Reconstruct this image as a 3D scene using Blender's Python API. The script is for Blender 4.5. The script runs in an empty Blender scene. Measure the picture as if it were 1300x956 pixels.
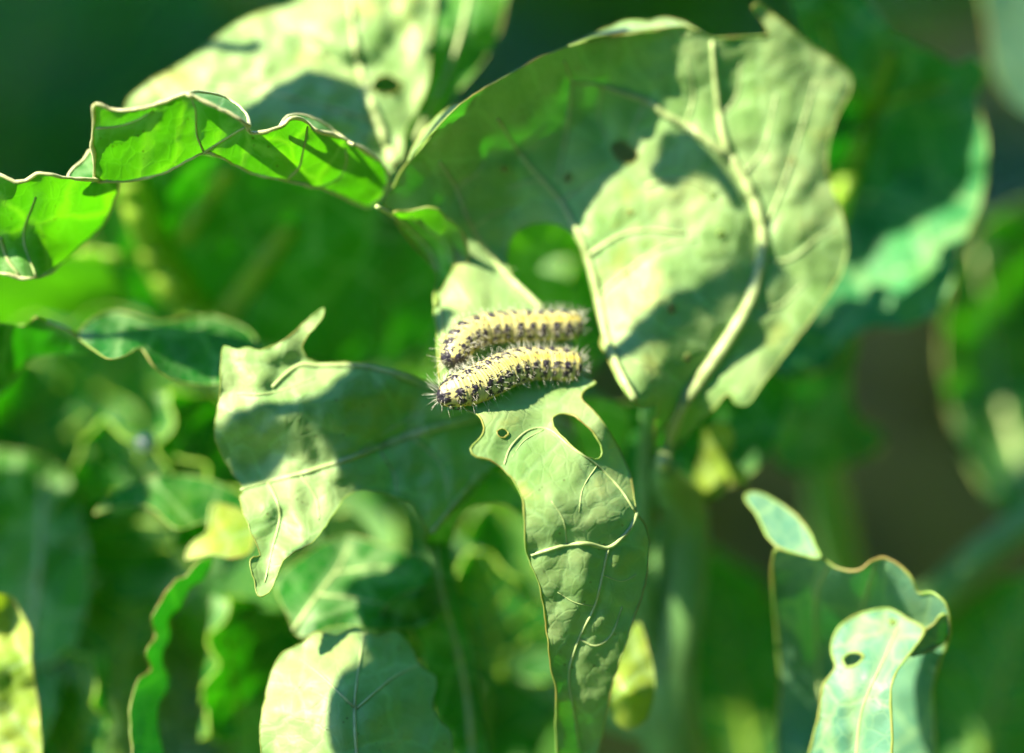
import bpy, math, random
import numpy as np
from mathutils import Vector, noise, geometry
R = math.radians
rng = random.Random(7)
scene = bpy.context.scene
COL = scene.collection

# ------------------------------------------------------------------ camera
PITCH, FOC, LENS, SENS = R(30), 36.0, 100.0, 36.0           # focus distance in cm
RX = np.array((1.0, 0, 0)); UX = np.array((0, math.sin(PITCH), math.cos(PITCH)))
FX = np.array((0, math.cos(PITCH), -math.sin(PITCH)))
FOCUS = np.array((0, 0, 40.0))                              # cm above the soil
CAM = FOCUS - FX * FOC
cd = bpy.data.cameras.new('camera'); cam = bpy.data.objects.new('camera', cd); COL.objects.link(cam)
cam.location = CAM / 100; cam.rotation_euler = (math.pi / 2 - PITCH, 0, 0)
cd.lens = LENS; cd.sensor_width = SENS; cd.sensor_fit = 'HORIZONTAL'
cd.clip_start = 0.01; cd.clip_end = 500
cd.dof.use_dof = True; cd.dof.focus_distance = (FOC + 0.05) / 100; cd.dof.aperture_fstop = 4.9
scene.camera = cam

# ------------------------------------------------------------------ light
LC = np.array((-.56, .62, .55)); LC /= np.linalg.norm(LC)    # towards the sun: right, up, towards camera
SUN = LC[0] * RX + LC[1] * UX - LC[2] * FX
sd = bpy.data.lights.new('sun', 'SUN'); sun = bpy.data.objects.new('sun', sd); COL.objects.link(sun)
sd.energy = 5.0; sd.angle = R(.6); sd.color = (1, .88, .60)
sun.rotation_euler = Vector(-SUN).to_track_quat('-Z', 'Y').to_euler()
sun.location = SUN * .02 + np.array((0, 0, 1))
w = bpy.data.worlds.new('World'); scene.world = w; w.use_nodes = True
nt = w.node_tree; bg = nt.nodes['Background']; sky = nt.nodes.new('ShaderNodeTexSky')
sky.sky_type = 'NISHITA'; sky.sun_disc = False; sky.dust_density = 0.0; sky.ozone_density = 5.0; sky.air_density = 1.0
sky.sun_elevation = math.asin(SUN[2]); sky.sun_rotation = math.atan2(SUN[0], SUN[1])
nt.links.new(sky.outputs[0], bg.inputs[0]); bg.inputs[1].default_value = 0.115
scene.view_settings.view_transform = 'Standard'; scene.view_settings.look = 'None'
scene.view_settings.exposure = 2.12; scene.view_settings.gamma = 1.0
scene.cycles.use_denoising = True
scene.cycles.max_bounces = 10; scene.cycles.diffuse_bounces = 5; scene.cycles.transmission_bounces = 6

# ------------------------------------------------------------------ helpers
def P(x, y, d):
    """a place seen at (x, y) of the 1300 x 956 photograph, d cm beyond the plane of focus -> world cm"""
    x = np.asarray(x, float); y = np.asarray(y, float); z = FOC + np.asarray(d, float)
    k = SENS / LENS / 1300 * z
    return CAM + ((x - 650) * k)[..., None] * RX + ((478 - y) * k)[..., None] * UX + z[..., None] * FX
def p1(x, y, d): return P(np.array([x]), np.array([y]), np.array([d]))[0]

def mesh(name, verts, faces, mats, parent=None, uv=None, midx=None, attrs=None, smooth=True):
    me = bpy.data.meshes.new(name)
    me.from_pydata((np.asarray(verts) / 100).tolist(), [], [tuple(f) for f in faces])
    for m in (mats if isinstance(mats, (list, tuple)) else [mats]): me.materials.append(m)
    if midx is not None: me.polygons.foreach_set('material_index', midx)
    if smooth: me.polygons.foreach_set('use_smooth', [True] * len(me.polygons))
    if uv is not None:
        l = me.uv_layers.new(name='uv'); idx = np.empty(len(me.loops), int); me.loops.foreach_get('vertex_index', idx)
        l.data.foreach_set('uv', np.asarray(uv, float)[idx].ravel())
    for k, v in (attrs or {}).items():
        if v.ndim == 1: a = me.attributes.new(k, 'FLOAT', 'POINT'); a.data.foreach_set('value', v)
        else: a = me.attributes.new(k, 'FLOAT_COLOR', 'POINT'); a.data.foreach_set('color', np.c_[v, np.ones(len(v))].ravel())
    me.update()
    o = bpy.data.objects.new(name, me); COL.objects.link(o)
    if parent is not None: o.parent = parent
    return o
def empty(name, loc, label, cat, group=None):
    o = bpy.data.objects.new(name, None); COL.objects.link(o); o.empty_display_size = .01
    o['label'] = label; o['category'] = cat
    if group: o['group'] = group
    return o

def spline(pts, step, closed=False):
    """centripetal Catmull-Rom resample of an n x k polyline"""
    p = np.asarray(pts, float); n = len(p)
    if closed: q = np.vstack([p[-1], p, p[0], p[1]])
    else: q = np.vstack([2 * p[0] - p[1], p, 2 * p[-1] - p[-2]])
    out = []
    for i in range(n if closed else n - 1):
        a, b, c, d = q[i:i + 4]
        t = [0]
        for u, v in ((a, b), (b, c), (c, d)): t.append(t[-1] + max(np.linalg.norm(v - u), 1e-6) ** .5)
        m = max(1, int(math.ceil(np.linalg.norm(c - b) / step)))
        for s in np.linspace(t[1], t[2], m, endpoint=False):
            A1 = (t[1] - s) / (t[1] - t[0]) * a + (s - t[0]) / (t[1] - t[0]) * b
            A2 = (t[2] - s) / (t[2] - t[1]) * b + (s - t[1]) / (t[2] - t[1]) * c
            A3 = (t[3] - s) / (t[3] - t[2]) * c + (s - t[2]) / (t[3] - t[2]) * d
            B1 = (t[2] - s) / (t[2] - t[0]) * A1 + (s - t[0]) / (t[2] - t[0]) * A2
            B2 = (t[3] - s) / (t[3] - t[1]) * A2 + (s - t[1]) / (t[3] - t[1]) * A3
            out.append((t[2] - s) / (t[2] - t[1]) * B1 + (s - t[1]) / (t[2] - t[1]) * B2)
    if not closed: out.append(p[-1])
    return np.array(out)

class TPS:
    """thin plate through control points: depth as a smooth function of place"""
    def __init__(s, pts, lam=.002):
        a = np.asarray(pts, float); s.c = a[:, :2] / 100; n = len(a)
        K = s.U(np.linalg.norm(s.c[:, None] - s.c[None], axis=2)) + lam * np.eye(n)
        Q = np.c_[np.ones(n), s.c]
        A = np.block([[K, Q], [Q.T, np.zeros((3, 3))]])
        s.w = np.linalg.lstsq(A, np.r_[a[:, 2], 0, 0, 0], rcond=None)[0]
    @staticmethod
    def U(r): return np.where(r > 1e-9, r * r * np.log(np.maximum(r, 1e-9)), 0)
    def __call__(s, xy):
        q = np.asarray(xy, float) / 100
        return s.U(np.linalg.norm(q[:, None] - s.c[None], axis=2)) @ s.w[:-3] + s.w[-3] + q @ s.w[-2:]

def inside(poly, q):
    x, y = q[:, 0], q[:, 1]; r = np.zeros(len(q), bool); n = len(poly)
    for i in range(n):
        x0, y0 = poly[i]; x1, y1 = poly[(i + 1) % n]
        if y0 == y1: continue
        c = ((y0 > y) != (y1 > y)) & (x < (x1 - x0) * (y - y0) / (y1 - y0) + x0); r ^= c
    return r
def seg_dist(q, line):
    d = np.full(len(q), 1e9)
    for a, b in zip(line[:-1], line[1:]):
        v = b - a; t = np.clip(((q - a) @ v) / max(v @ v, 1e-9), 0, 1)
        d = np.minimum(d, np.linalg.norm(q - a - t[:, None] * v, axis=1))
    return d
def tube(pts, rad, n=8, flat=None, cap=True):
    """tube of n sides round a 3D polyline; rad per point"""
    pts = np.asarray(pts, float); m = len(pts); rad = np.broadcast_to(np.asarray(rad, float), (m,))
    t = np.gradient(pts, axis=0); t /= np.maximum(np.linalg.norm(t, axis=1), 1e-9)[:, None]
    up = np.array((.31, -.77, .56)); V = []
    a = np.cross(t[0], up); a /= np.linalg.norm(a)
    for i in range(m):
        a = a - t[i] * (a @ t[i]); a /= max(np.linalg.norm(a), 1e-9); b = np.cross(t[i], a)
        for k in range(n):
            g = 2 * math.pi * k / n; V.append(pts[i] + rad[i] * (math.cos(g) * a + math.sin(g) * b))
    Fc = [(i * n + k, i * n + (k + 1) % n, (i + 1) * n + (k + 1) % n, (i + 1) * n + k) for i in range(m - 1) for k in range(n)]
    if cap:
        Fc += [tuple(range(n - 1, -1, -1)), tuple((m - 1) * n + k for k in range(n))]
    return V, Fc
def fbm(q, f, seed):
    return np.array([noise.noise((a * f + seed, b * f - seed, seed * .37)) for a, b in q])

# ------------------------------------------------------------------ materials
def new_mat(name):
    m = bpy.data.materials.new(name); m.use_nodes = True; n = m.node_tree.nodes; n.clear()
    out = n.new('ShaderNodeOutputMaterial'); return m, n, m.node_tree.links.new, out
def leaf_mat(name, base, base2, trans, tfrac=.42, spec=.35, rough=.5, net=1.0, speck=.5, coat=None):
    m, n, L, out = new_mat(name)
    uv = n.new('ShaderNodeUVMap'); uv.uv_map = 'uv'
    nz = n.new('ShaderNodeTexNoise'); nz.inputs['Scale'].default_value = 1.1; nz.inputs['Detail'].default_value = 5; L(uv.outputs[0], nz.inputs['Vector'])
    nd = n.new('ShaderNodeTexNoise'); nd.inputs['Scale'].default_value = 3.0; nd.inputs['Detail'].default_value = 2; L(uv.outputs[0], nd.inputs['Vector'])
    warp = n.new('ShaderNodeVectorMath'); warp.operation = 'MULTIPLY_ADD'; L(nd.outputs['Color'], warp.inputs[0]); warp.inputs[1].default_value = (.22, .22, 0); L(uv.outputs[0], warp.inputs[2])
    def net_of(scale, wd):
        v = n.new('ShaderNodeTexVoronoi'); v.feature = 'DISTANCE_TO_EDGE'; v.inputs['Scale'].default_value = scale; L(warp.outputs[0], v.inputs['Vector'])
        r = n.new('ShaderNodeMapRange'); r.interpolation_type = 'SMOOTHSTEP'; r.inputs[1].default_value = 0; r.inputs[2].default_value = wd; r.inputs[3].default_value = 1; r.inputs[4].default_value = 0
        L(v.outputs[0], r.inputs[0]); return r
    n1, n2 = net_of(1.25, .07), net_of(5.0, .13)
    mixb = n.new('ShaderNodeMix'); mixb.data_type = 'RGBA'; mixb.inputs[6].default_value = (*base, 1); mixb.inputs[7].default_value = (*base2, 1)
    ramp = n.new('ShaderNodeMapRange'); ramp.inputs[1].default_value = .35; ramp.inputs[2].default_value = .65; L(nz.outputs[0], ramp.inputs[0]); L(ramp.outputs[0], mixb.inputs[0])
    def over(prev, fac, col, amt):
        k = n.new('ShaderNodeMath'); k.operation = 'MULTIPLY'; k.inputs[1].default_value = amt; L(fac, k.inputs[0])
        x = n.new('ShaderNodeMix'); x.data_type = 'RGBA'; L(k.outputs[0], x.inputs[0]); L(prev, x.inputs[6]); x.inputs[7].default_value = (*col, 1); return x.outputs[2]
    pale = (.26, .42, .20)
    c = over(mixb.outputs[2], n1.outputs[0], pale, .42 * net); c = over(c, n2.outputs[0], pale, .16 * net)
    va = n.new('ShaderNodeAttribute'); va.attribute_name = 'vein'; c = over(c, va.outputs['Fac'], pale, .55)
    yz = n.new('ShaderNodeTexNoise'); yz.inputs['Scale'].default_value = .75; yz.inputs['Detail'].default_value = 6; yz.inputs['Roughness'].default_value = .65
    yo = n.new('ShaderNodeVectorMath'); yo.operation = 'ADD'; yo.inputs[1].default_value = (7.3, 2.1, 0); L(uv.outputs[0], yo.inputs[0]); L(yo.outputs[0], yz.inputs['Vector'])
    yr = n.new('ShaderNodeMapRange'); yr.inputs[1].default_value = .56; yr.inputs[2].default_value = .74; L(yz.outputs[0], yr.inputs[0]); c = over(c, yr.outputs[0], (base[0] * 1.5 + .03, base[1] * 1.08, base[2] * .55), .7)
    # frass and scars: sparse brown flecks
    sp = n.new('ShaderNodeTexVoronoi'); sp.inputs['Scale'].default_value = 9; L(uv.outputs[0], sp.inputs['Vector'])
    sr = n.new('ShaderNodeMapRange'); sr.inputs[1].default_value = .12; sr.inputs[2].default_value = .2; sr.inputs[3].default_value = 1; sr.inputs[4].default_value = 0; L(sp.outputs['Distance'], sr.inputs[0])
    sm = n.new('ShaderNodeMapRange'); sm.inputs[1].default_value = .53; sm.inputs[2].default_value = .62; L(nd.outputs[0], sm.inputs[0])
    sk = n.new('ShaderNodeMath'); sk.operation = 'MULTIPLY'; L(sr.outputs[0], sk.inputs[0]); L(sm.outputs[0], sk.inputs[1])
    c = over(c, sk.outputs[0], (.06, .05, .02), speck)
    bmp = n.new('ShaderNodeBump'); bmp.inputs['Strength'].default_value = .15; bmp.inputs['Distance'].default_value = .0004
    hs = n.new('ShaderNodeMath'); hs.operation = 'MULTIPLY_ADD'; hs.inputs[1].default_value = .45; L(n2.outputs[0], hs.inputs[0]); L(n1.outputs[0], hs.inputs[2])
    hf = n.new('ShaderNodeTexNoise'); hf.inputs['Scale'].default_value = 14; hf.inputs['Detail'].default_value = 4; L(uv.outputs[0], hf.inputs['Vector'])
    h2 = n.new('ShaderNodeMath'); h2.operation = 'MULTIPLY_ADD'; h2.inputs[1].default_value = .8; L(hf.outputs[0], h2.inputs[0]); L(hs.outputs[0], h2.inputs[2])
    L(h2.outputs[0], bmp.inputs['Height'])
    pb = n.new('ShaderNodeBsdfPrincipled'); L(c, pb.inputs['Base Color']); pb.inputs['Roughness'].default_value = rough
    pb.inputs['Specular IOR Level'].default_value = spec; L(bmp.outputs[0], pb.inputs['Normal'])
    tb = n.new('ShaderNodeBsdfTranslucent')
    tc = over(None, va.outputs['Fac'], (trans[0] * 1.5, trans[1] * 1.1, trans[2]), .6) if False else None
    tm = n.new('ShaderNodeMix'); tm.data_type = 'RGBA'; L(ramp.outputs[0], tm.inputs[0]); tm.inputs[6].default_value = (*trans, 1); tm.inputs[7].default_value = (trans[0] * .62, trans[1] * .8, trans[2] * .8, 1)
    t2 = over(tm.outputs[2], n1.outputs[0], (trans[0] * 1.7, trans[1] * 1.25, trans[2]), .6 * net)
    t3 = over(t2, sk.outputs[0], (.03, .03, .0), speck)
    L(t3, tb.inputs[0]); L(bmp.outputs[0], tb.inputs['Normal'])
    mx = n.new('ShaderNodeMixShader'); mx.inputs[0].default_value = tfrac; L(pb.outputs[0], mx.inputs[1]); L(tb.outputs[0], mx.inputs[2]); L(mx.outputs[0], out.inputs[0])
    return m
def flesh_mat(name, base, trans, tfrac=.3, rough=.45, scale=6.0, dark=None):
    """veins, stalks and leaf margins"""
    m, n, L, out = new_mat(name)
    tc = n.new('ShaderNodeTexCoord'); nz = n.new('ShaderNodeTexNoise'); nz.inputs['Scale'].default_value = scale * 100; nz.inputs['Detail'].default_value = 4; L(tc.outputs['Object'], nz.inputs['Vector'])
    r = n.new('ShaderNodeMapRange'); r.inputs[1].default_value = .4; r.inputs[2].default_value = .68; L(nz.outputs[0], r.inputs[0])
    x = n.new('ShaderNodeMix'); x.data_type = 'RGBA'; L(r.outputs[0], x.inputs[0]); x.inputs[6].default_value = (*base, 1); x.inputs[7].default_value = (*(dark or [b * .7 for b in base]), 1)
    pb = n.new('ShaderNodeBsdfPrincipled'); L(x.outputs[2], pb.inputs['Base Color']); pb.inputs['Roughness'].default_value = rough
    tb = n.new('ShaderNodeBsdfTranslucent'); tb.inputs[0].default_value = (*trans, 1)
    bm = n.new('ShaderNodeBump'); bm.inputs['Strength'].default_value = .3; bm.inputs['Distance'].default_value = .0004; L(nz.outputs[0], bm.inputs['Height']); L(bm.outputs[0], pb.inputs['Normal'])
    mx = n.new('ShaderNodeMixShader'); mx.inputs[0].default_value = tfrac; L(pb.outputs[0], mx.inputs[1]); L(tb.outputs[0], mx.inputs[2]); L(mx.outputs[0], out.inputs[0])
    return m
M_LEAF = leaf_mat('cabbage_leaf', (.055, .22, .03), (.03, .15, .015), (.12, .56, .002), tfrac=.42)
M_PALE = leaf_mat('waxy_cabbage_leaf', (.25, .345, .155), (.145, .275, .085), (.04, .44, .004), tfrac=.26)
M_SKYTINT = leaf_mat('sky_tinted_cabbage_leaf', (.115, .25, .17), (.05, .17, .115), (.02, .26, .012), tfrac=.25)  # cool skylight on shaded leaves is put into this colour
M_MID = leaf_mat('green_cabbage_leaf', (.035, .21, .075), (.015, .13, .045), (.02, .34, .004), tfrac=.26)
M_SHADED = leaf_mat('shade_dark_cabbage_leaf', (.016, .14, .014), (.008, .08, .008), (.035, .38, .001), tfrac=.42)  # darker copy of the leaf green, shade put into the colour
M_YELL = leaf_mat('yellowing_cabbage_leaf', (.34, .40, .07), (.15, .28, .03), (.30, .50, .01), tfrac=.38, speck=.9)
M_VEIN = flesh_mat('leaf_vein', (.38, .50, .22), (.20, .50, .04), tfrac=.2)
M_RIM = flesh_mat('pale_sunlit_leaf_rim', (.55, .58, .34), (.45, .55, .1), tfrac=.3)  # paler than other margins: sunlit rim put into the colour
M_RIB = flesh_mat('thick_rib', (.34, .56, .06), (.36, .70, .01), tfrac=.42, scale=2)
M_STALK = flesh_mat('cabbage_stalk', (.17, .37, .13), (.12, .45, .02), tfrac=.30, scale=2)
M_EDGE = flesh_mat('leaf_margin', (.24, .38, .10), (.30, .56, .03), tfrac=.4, scale=1.6, dark=(.26, .19, .06))

# ------------------------------------------------------------------ leaves
def vein_tube(fn, pts, w0, w1, parent, name, mat=None, lift=.2, step=6):
    q = spline(pts, step); n = len(q); d = fn(q)
    if mat is M_RIB: lift = 1.1
    elif w0 > 8: lift = .5
    rad = np.linspace(w0, w1, n) / 2 * (SENS / LENS / 13.0) * (FOC + d) / 100 * (1 + .12 * fbm(q / 100, 3.1, 2.2))
    V = P(q[:, 0], q[:, 1], d - rad * lift)
    v, f = tube(V, rad, 8)
    return mesh(name, v, f, mat or M_VEIN, parent)
def leaf(parent, patches, mat, label=None, name='leaf', step=9, edge=.85, edge_mat=None, veins=(), pucker=.05, crease=.03, halo=12, jag=.8, seed=None, vmat=None):
    """one leaf blade: patches of (outline, depth controls, holes) in photograph pixels, cm of depth"""
    global _seed
    sd_ = seed if seed is not None else rng.uniform(0, 50)
    VV, FF, UV, AT, EV, EF = [], [], [], [], [], []
    vl = [spline(v[1], 12) for v in veins]; fns = []
    for pt in patches:
        out, ctrl = pt[0], pt[1]; holes = pt[2] if len(pt) > 2 else []
        base = TPS(ctrl); sc_ = pt[3] if len(pt) > 3 else 1.0
        def fn(q, base=base, sc_=sc_):
            q = np.asarray(q, float); d = base(q); u = q / 100
            d = d + sc_ * pucker * (fbm(u, 1.7, sd_) + .45 * fbm(u, 4.1, sd_ + 9) + .2 * fbm(u, 9.0, sd_ + 4))
            for l in vl: d = d + crease * sc_ * np.exp(-(seg_dist(q, l) / halo) ** 2)
            return d
        fns.append(fn)
        loops = []
        for k, lp in enumerate([out] + list(holes)):
            s = spline(lp, min(step, 5.0) if k else min(step, 7.0), True)
            t = np.arange(len(s)) * (.9 if k else .55) + k * 17
            nx = np.roll(s, -1, 0) - np.roll(s, 1, 0); nx = np.c_[-nx[:, 1], nx[:, 0]] / np.maximum(np.linalg.norm(nx, axis=1), 1e-6)[:, None]
            s = s + nx * (jag * (1.0 if k else 1) * np.array([noise.noise((a, sd_, 3.3)) for a in t]))[:, None]
            loops.append(s)
        lo, hi = loops[0].min(0), loops[0].max(0)
        gx, gy = np.meshgrid(np.arange(lo[0], hi[0], step), np.arange(lo[1], hi[1], step * .87))
        gx = gx + (np.arange(gx.shape[0]) % 2)[:, None] * step * .5
        g = np.c_[gx.ravel(), gy.ravel()] + np.random.RandomState(3).uniform(-.18, .18, (gx.size, 2)) * step
        ok = inside(loops[0], g)
        for lp in loops: ok &= seg_dist(g, np.vstack([lp, lp[:1]])) > step * .45
        for lp in loops[1:]: ok &= ~inside(lp, g)
        pts = [Vector(a) for lp in loops for a in lp] + [Vector(a) for a in g[ok]]
        ed, o = [], 0
        for lp in loops:
            ed += [(o + i, o + (i + 1) % len(lp)) for i in range(len(lp))]; o += len(lp)
        v2, _, f2, _, _, _ = geometry.delaunay_2d_cdt(pts, ed, [], 0, 1e-4)
        q = np.array([tuple(a) for a in v2]); f2 = np.array([f for f in f2 if len(f) == 3])
        ce = q[f2].mean(1); keep = inside(loops[0], ce)
        for lp in loops[1:]: keep &= ~inside(lp, ce)
        f2 = f2[keep]; d = fn(q); X = P(q[:, 0], q[:, 1], d)
        a = np.zeros(len(q))
        for l, v in zip(vl, veins): a = np.maximum(a, np.exp(-(seg_dist(q, l) / (v[2] * .5 + 5)) ** 2))
        o = sum(len(z) for z in VV); VV.append(X); UV.append(q / 100); AT.append(a); FF += (f2 + o).tolist()
        if edge:
            for lp in loops:
                dd = fn(lp); L3 = P(lp[:, 0], lp[:, 1], dd); L3 = np.vstack([L3, L3[:1]])
                r = edge * .01 * (1 + .7 * np.array([noise.noise((i * .21, sd_, 1)) for i in range(len(L3))])); r[-1] = r[0]
                v, f = tube(L3, r, 6, cap=False); o2 = sum(len(z) for z in EV); EV.append(np.array(v)); EF += [tuple(i + o2 for i in ff) for ff in f]
    ob = mesh(name, np.vstack(VV), FF, mat, parent, uv=np.vstack(UV), attrs={'vein': np.concatenate(AT)})
    if label: ob['label'] = label
    if edge: mesh('margin', np.vstack(EV), EF, edge_mat or M_EDGE, ob)
    for v in veins:
        k = v[4] if len(v) > 4 else 0
        vein_tube(fns[k], v[1], v[2], v[3], ob, v[0], vmat)
    ob['fn'] = 0
    del ob['fn']
    return ob, fns
def stalk(parent, pts, rads, name='stalk', mat=None, n=12, step=.5):
    s = spline([tuple(p1(*p)) + (r,) for p, r in zip(pts, rads)], step)
    v, f = tube(s[:, :3], s[:, 3] * (1 + .06 * np.array([noise.noise((i * .4, 1, 2)) for i in range(len(s))])), n)
    return mesh(name, v, f, mat or M_STALK, parent)
def free_leaf(parent, base, tip, width, normal, mat, sag=.15, ruffle=.5, cup=.2, nu=30, nv=17, seed=0, veins=True, label=None):
    """a cabbage leaf in space: base, tip, normal in world cm; blade on a stalk, ruffled edge"""
    base, tip, nrm = np.array(base, float), np.array(tip, float), np.array(normal, float)
    ax = tip - base; Ln = np.linalg.norm(ax); ax /= Ln; nrm = nrm - ax * (nrm @ ax); nrm /= np.linalg.norm(nrm); sx = np.cross(ax, nrm)
    V, UV, A = [], [], []
    prof = lambda t: max(.0, math.sin(math.pi * min(1, t) ** .62) ** .75) * (1 + .10 * math.sin(t * 21 + seed) + .05 * math.sin(t * 47 + seed * 2))
    def at(t, s):
        wd = width / 2 * prof(.02 + .975 * t); e = abs(s)
        z = cup * width * s * s * .5 - sag * Ln * (t * t) + ruffle * e ** 2.2 * (math.sin(t * 19 + seed + (2 if s > 0 else 0)) * .6 + math.sin(t * 33 + seed * 3 * (1 if s > 0 else 2)) * .35) * width * .07
        z += .012 * width * noise.noise((t * 9 + seed, s * 5, seed))  * 3
        return base + ax * (t * Ln) + sx * (s * wd) + nrm * z
    for i in range(nu):
        for j in range(nv):
            t = i / (nu - 1); s = j / (nv - 1) * 2 - 1
            V.append(at(t, s)); UV.append((t * Ln + seed, s * width * .5)); A.append(math.exp(-(s * prof(t) * 9) ** 2))
    F = [(i * nv + j, i * nv + j + 1, (i + 1) * nv + j + 1, (i + 1) * nv + j) for i in range(nu - 1) for j in range(nv - 1)]
    ob = mesh('leaf', V, F, mat, parent, uv=UV, attrs={'vein': np.array(A)})
    if label: ob['label'] = label
    per = [at(t, -1) for t in np.linspace(0, 1, nu * 2)] + [at(t, 1) for t in np.linspace(1, 0, nu * 2)]
    v, f = tube(per, .018, 5); mesh('margin', v, f, M_RIB, ob)
    if veins:
        m = [at(t, 0) for t in np.linspace(-.0, .94, 24)]
        v, f = tube(m, np.linspace(.30, .05, 24) * width / 11, 8); mesh('midrib', v, f, M_RIB, ob)
        for k in range(4):
            for sg in (-1, 1):
                t0 = .14 + k * .17 + .03 * sg
                q = [at(min(.97, t0 + .26 * u ** 1.2), sg * .86 * u) for u in np.linspace(0, 1, 10)]
                v, f = tube(q, np.linspace(.13, .03, 10) * width / 11, 6); mesh('vein', v, f, M_RIB, ob)
    return ob

# ------------------------------------------------------------------ soil
def build_ground():
    m, n, L, out = new_mat('garden_soil')
    tc = n.new('ShaderNodeTexCoord'); a = n.new('ShaderNodeTexNoise'); a.inputs['Scale'].default_value = 14; a.inputs['Detail'].default_value = 9; L(tc.outputs['Object'], a.inputs['Vector'])
    r = n.new('ShaderNodeValToRGB'); r.color_ramp.elements[0].position = .32; r.color_ramp.elements[0].color = (.11, .085, .006, 1); r.color_ramp.elements[1].position = .7; r.color_ramp.elements[1].color = (.42, .32, .018, 1)
    L(a.outputs[0], r.inputs[0]); b = n.new('ShaderNodeBump'); b.inputs['Distance'].default_value = .02; L(a.outputs[0], b.inputs['Height'])
    pb = n.new('ShaderNodeBsdfPrincipled'); pb.inputs['Roughness'].default_value = .95; L(r.outputs[0], pb.inputs['Base Color']); L(b.outputs[0], pb.inputs['Normal']); L(pb.outputs[0], out.inputs[0])
    rs = np.r_[0, np.geomspace(4, 30000, 90)]; k = 96; V = [(0, 90, 0)]; F = []
    for r_ in rs[1:]:
        for i in range(k):
            g = 2 * math.pi * i / k; x, y = r_ * math.cos(g), 90 + r_ * math.sin(g)
            V.append((x, y, (1.6 * noise.noise((x * .06, y * .06, 0)) + .8 * noise.noise((x * .21, y * .21, 5))) * min(1, 300 / r_)))
    for i in range(k): F.append((0, 1 + i, 1 + (i + 1) % k))
    for j in range(len(rs) - 2):
        for i in range(k): F.append((1 + j * k + i, 1 + (j + 1) * k + i, 1 + (j + 1) * k + (i + 1) % k, 1 + j * k + (i + 1) % k))
    g = mesh('ground', V, F, m); g['kind'] = 'structure'; g['label'] = 'brown garden soil under the cabbages'
    V, F = [], []; rr = random.Random(5)
    for _ in range(900):
        x, y, s = rr.uniform(-60, 80), rr.uniform(20, 190), rr.uniform(.4, 2.2) ** 1
        o = len(V); ph = rr.uniform(0, 6)
        for z, q in ((-.4, .6), (.1, 1), (.55, .75), (.8, .3)):
            for i in range(7):
                h = s * q * rr.uniform(.75, 1.2); V.append((x + h * math.cos(i * .898 + ph), y + h * math.sin(i * .898 + ph), s * z + rr.uniform(-.1, .1)))
        F += [(o + j * 7 + i, o + j * 7 + (i + 1) % 7, o + (j + 1) * 7 + (i + 1) % 7, o + (j + 1) * 7 + i) for j in range(3) for i in range(7)] + [tuple(o + 21 + i for i in range(7))]
    c = mesh('soil_clods', V, F, m); c['kind'] = 'stuff'; c['label'] = 'loose clods of brown soil between the plants'; c['category'] = 'soil'
build_ground()
def bounce_weeds():  # added on unseen ground so that bounced light turns green
    rr = random.Random(3); V, F, U = [], [], []
    for _ in range(9000):
        x, y = rr.uniform(-150, 150), rr.uniform(-170, 22)
        a = rr.uniform(0, 6.28); l_ = rr.uniform(2.5, 6); t = R(rr.uniform(5, 50)); h = rr.uniform(.5, 9)
        d = np.array((math.cos(a) * math.cos(t), math.sin(a) * math.cos(t), math.sin(t))); sx = np.array((-math.sin(a), math.cos(a), 0)) * l_ * .33; c = np.array((x, y, h)); o = len(V)
        V += [c, c + d * l_ * .5 + sx - (0, 0, .1 * l_), c + d * l_, c + d * l_ * .5 - sx - (0, 0, .1 * l_), c + d * l_ * .55 + (0, 0, .06 * l_)]; U += [(v[0] * .3, v[1] * .3) for v in V[-5:]]
        F += [(o, o + 1, o + 4), (o + 1, o + 2, o + 4), (o + 2, o + 3, o + 4), (o + 3, o, o + 4)]
    g = mesh('bounce_weeds', V, F, M_LEAF, uv=U); g['kind'] = 'stuff'; g['label'] = 'low green leaves added on unseen soil to tint bounced light'; g['category'] = 'bounce_weeds'
bounce_weeds()

# ------------------------------------------------------------------ the chewed plant in front
plant = empty('cabbage_plant', None, 'chewed cabbage plant in sharp focus with both caterpillars on its holed leaf', 'cabbage plant')
PL = lambda x, y: .42 + (492 - y) * .011 + (x - 600) * .0036      # lie of the leaf under the caterpillars
BA = [(488,262),(500,235),(522,200),(552,166),(578,138),(605,118),(640,98),(680,76),(722,58),(765,45),(800,40),(840,36),(872,34),(890,42),(905,48),(930,48),(960,46),(976,44),(968,28),(955,8),(962,5),(985,20),(1010,42),(1040,65),(1065,82),(1080,98),(1078,118),(1062,150),(1052,185),(1050,215),(1058,245),(1068,270),(1075,300),(1072,335),(1058,365),(1035,398),(1008,435),(985,465),(965,492),(948,514),(934,512),(925,500),(905,520),(880,545),(858,570),(842,575),(832,560),(833,535),(834,512),(822,517),(808,514),(795,500),(780,475),(768,450),(762,435),(765,425),(760,405),(752,370),(745,340),(735,310),(722,292),(700,283),(675,284),(655,295),(645,312),(643,330),(650,352),(668,375),(690,395),(712,415),(733,450),(742,478),(757,486),(742,495),(738,505),(752,520),(772,545),(788,575),(800,605),(806,640),(808,652),(818,665),(824,685),(823,710),(820,735),(815,755),(806,780),(795,815),(783,850),(775,880),(765,930),(745,985),(715,985),(706,930),(706,880),(700,850),(695,810),(690,770),(682,735),(672,712),(668,700),(666,670),(665,640),(655,615),(640,597),(622,584),(605,580),(597,570),(606,560),(614,548),(613,538),(608,528),(596,522),(585,515),(570,505),(560,495),(556,470),(555,440),(553,410),(551,392),(556,375),(568,355),(577,335),(572,310),(555,290),(530,275),(508,268)]
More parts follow.
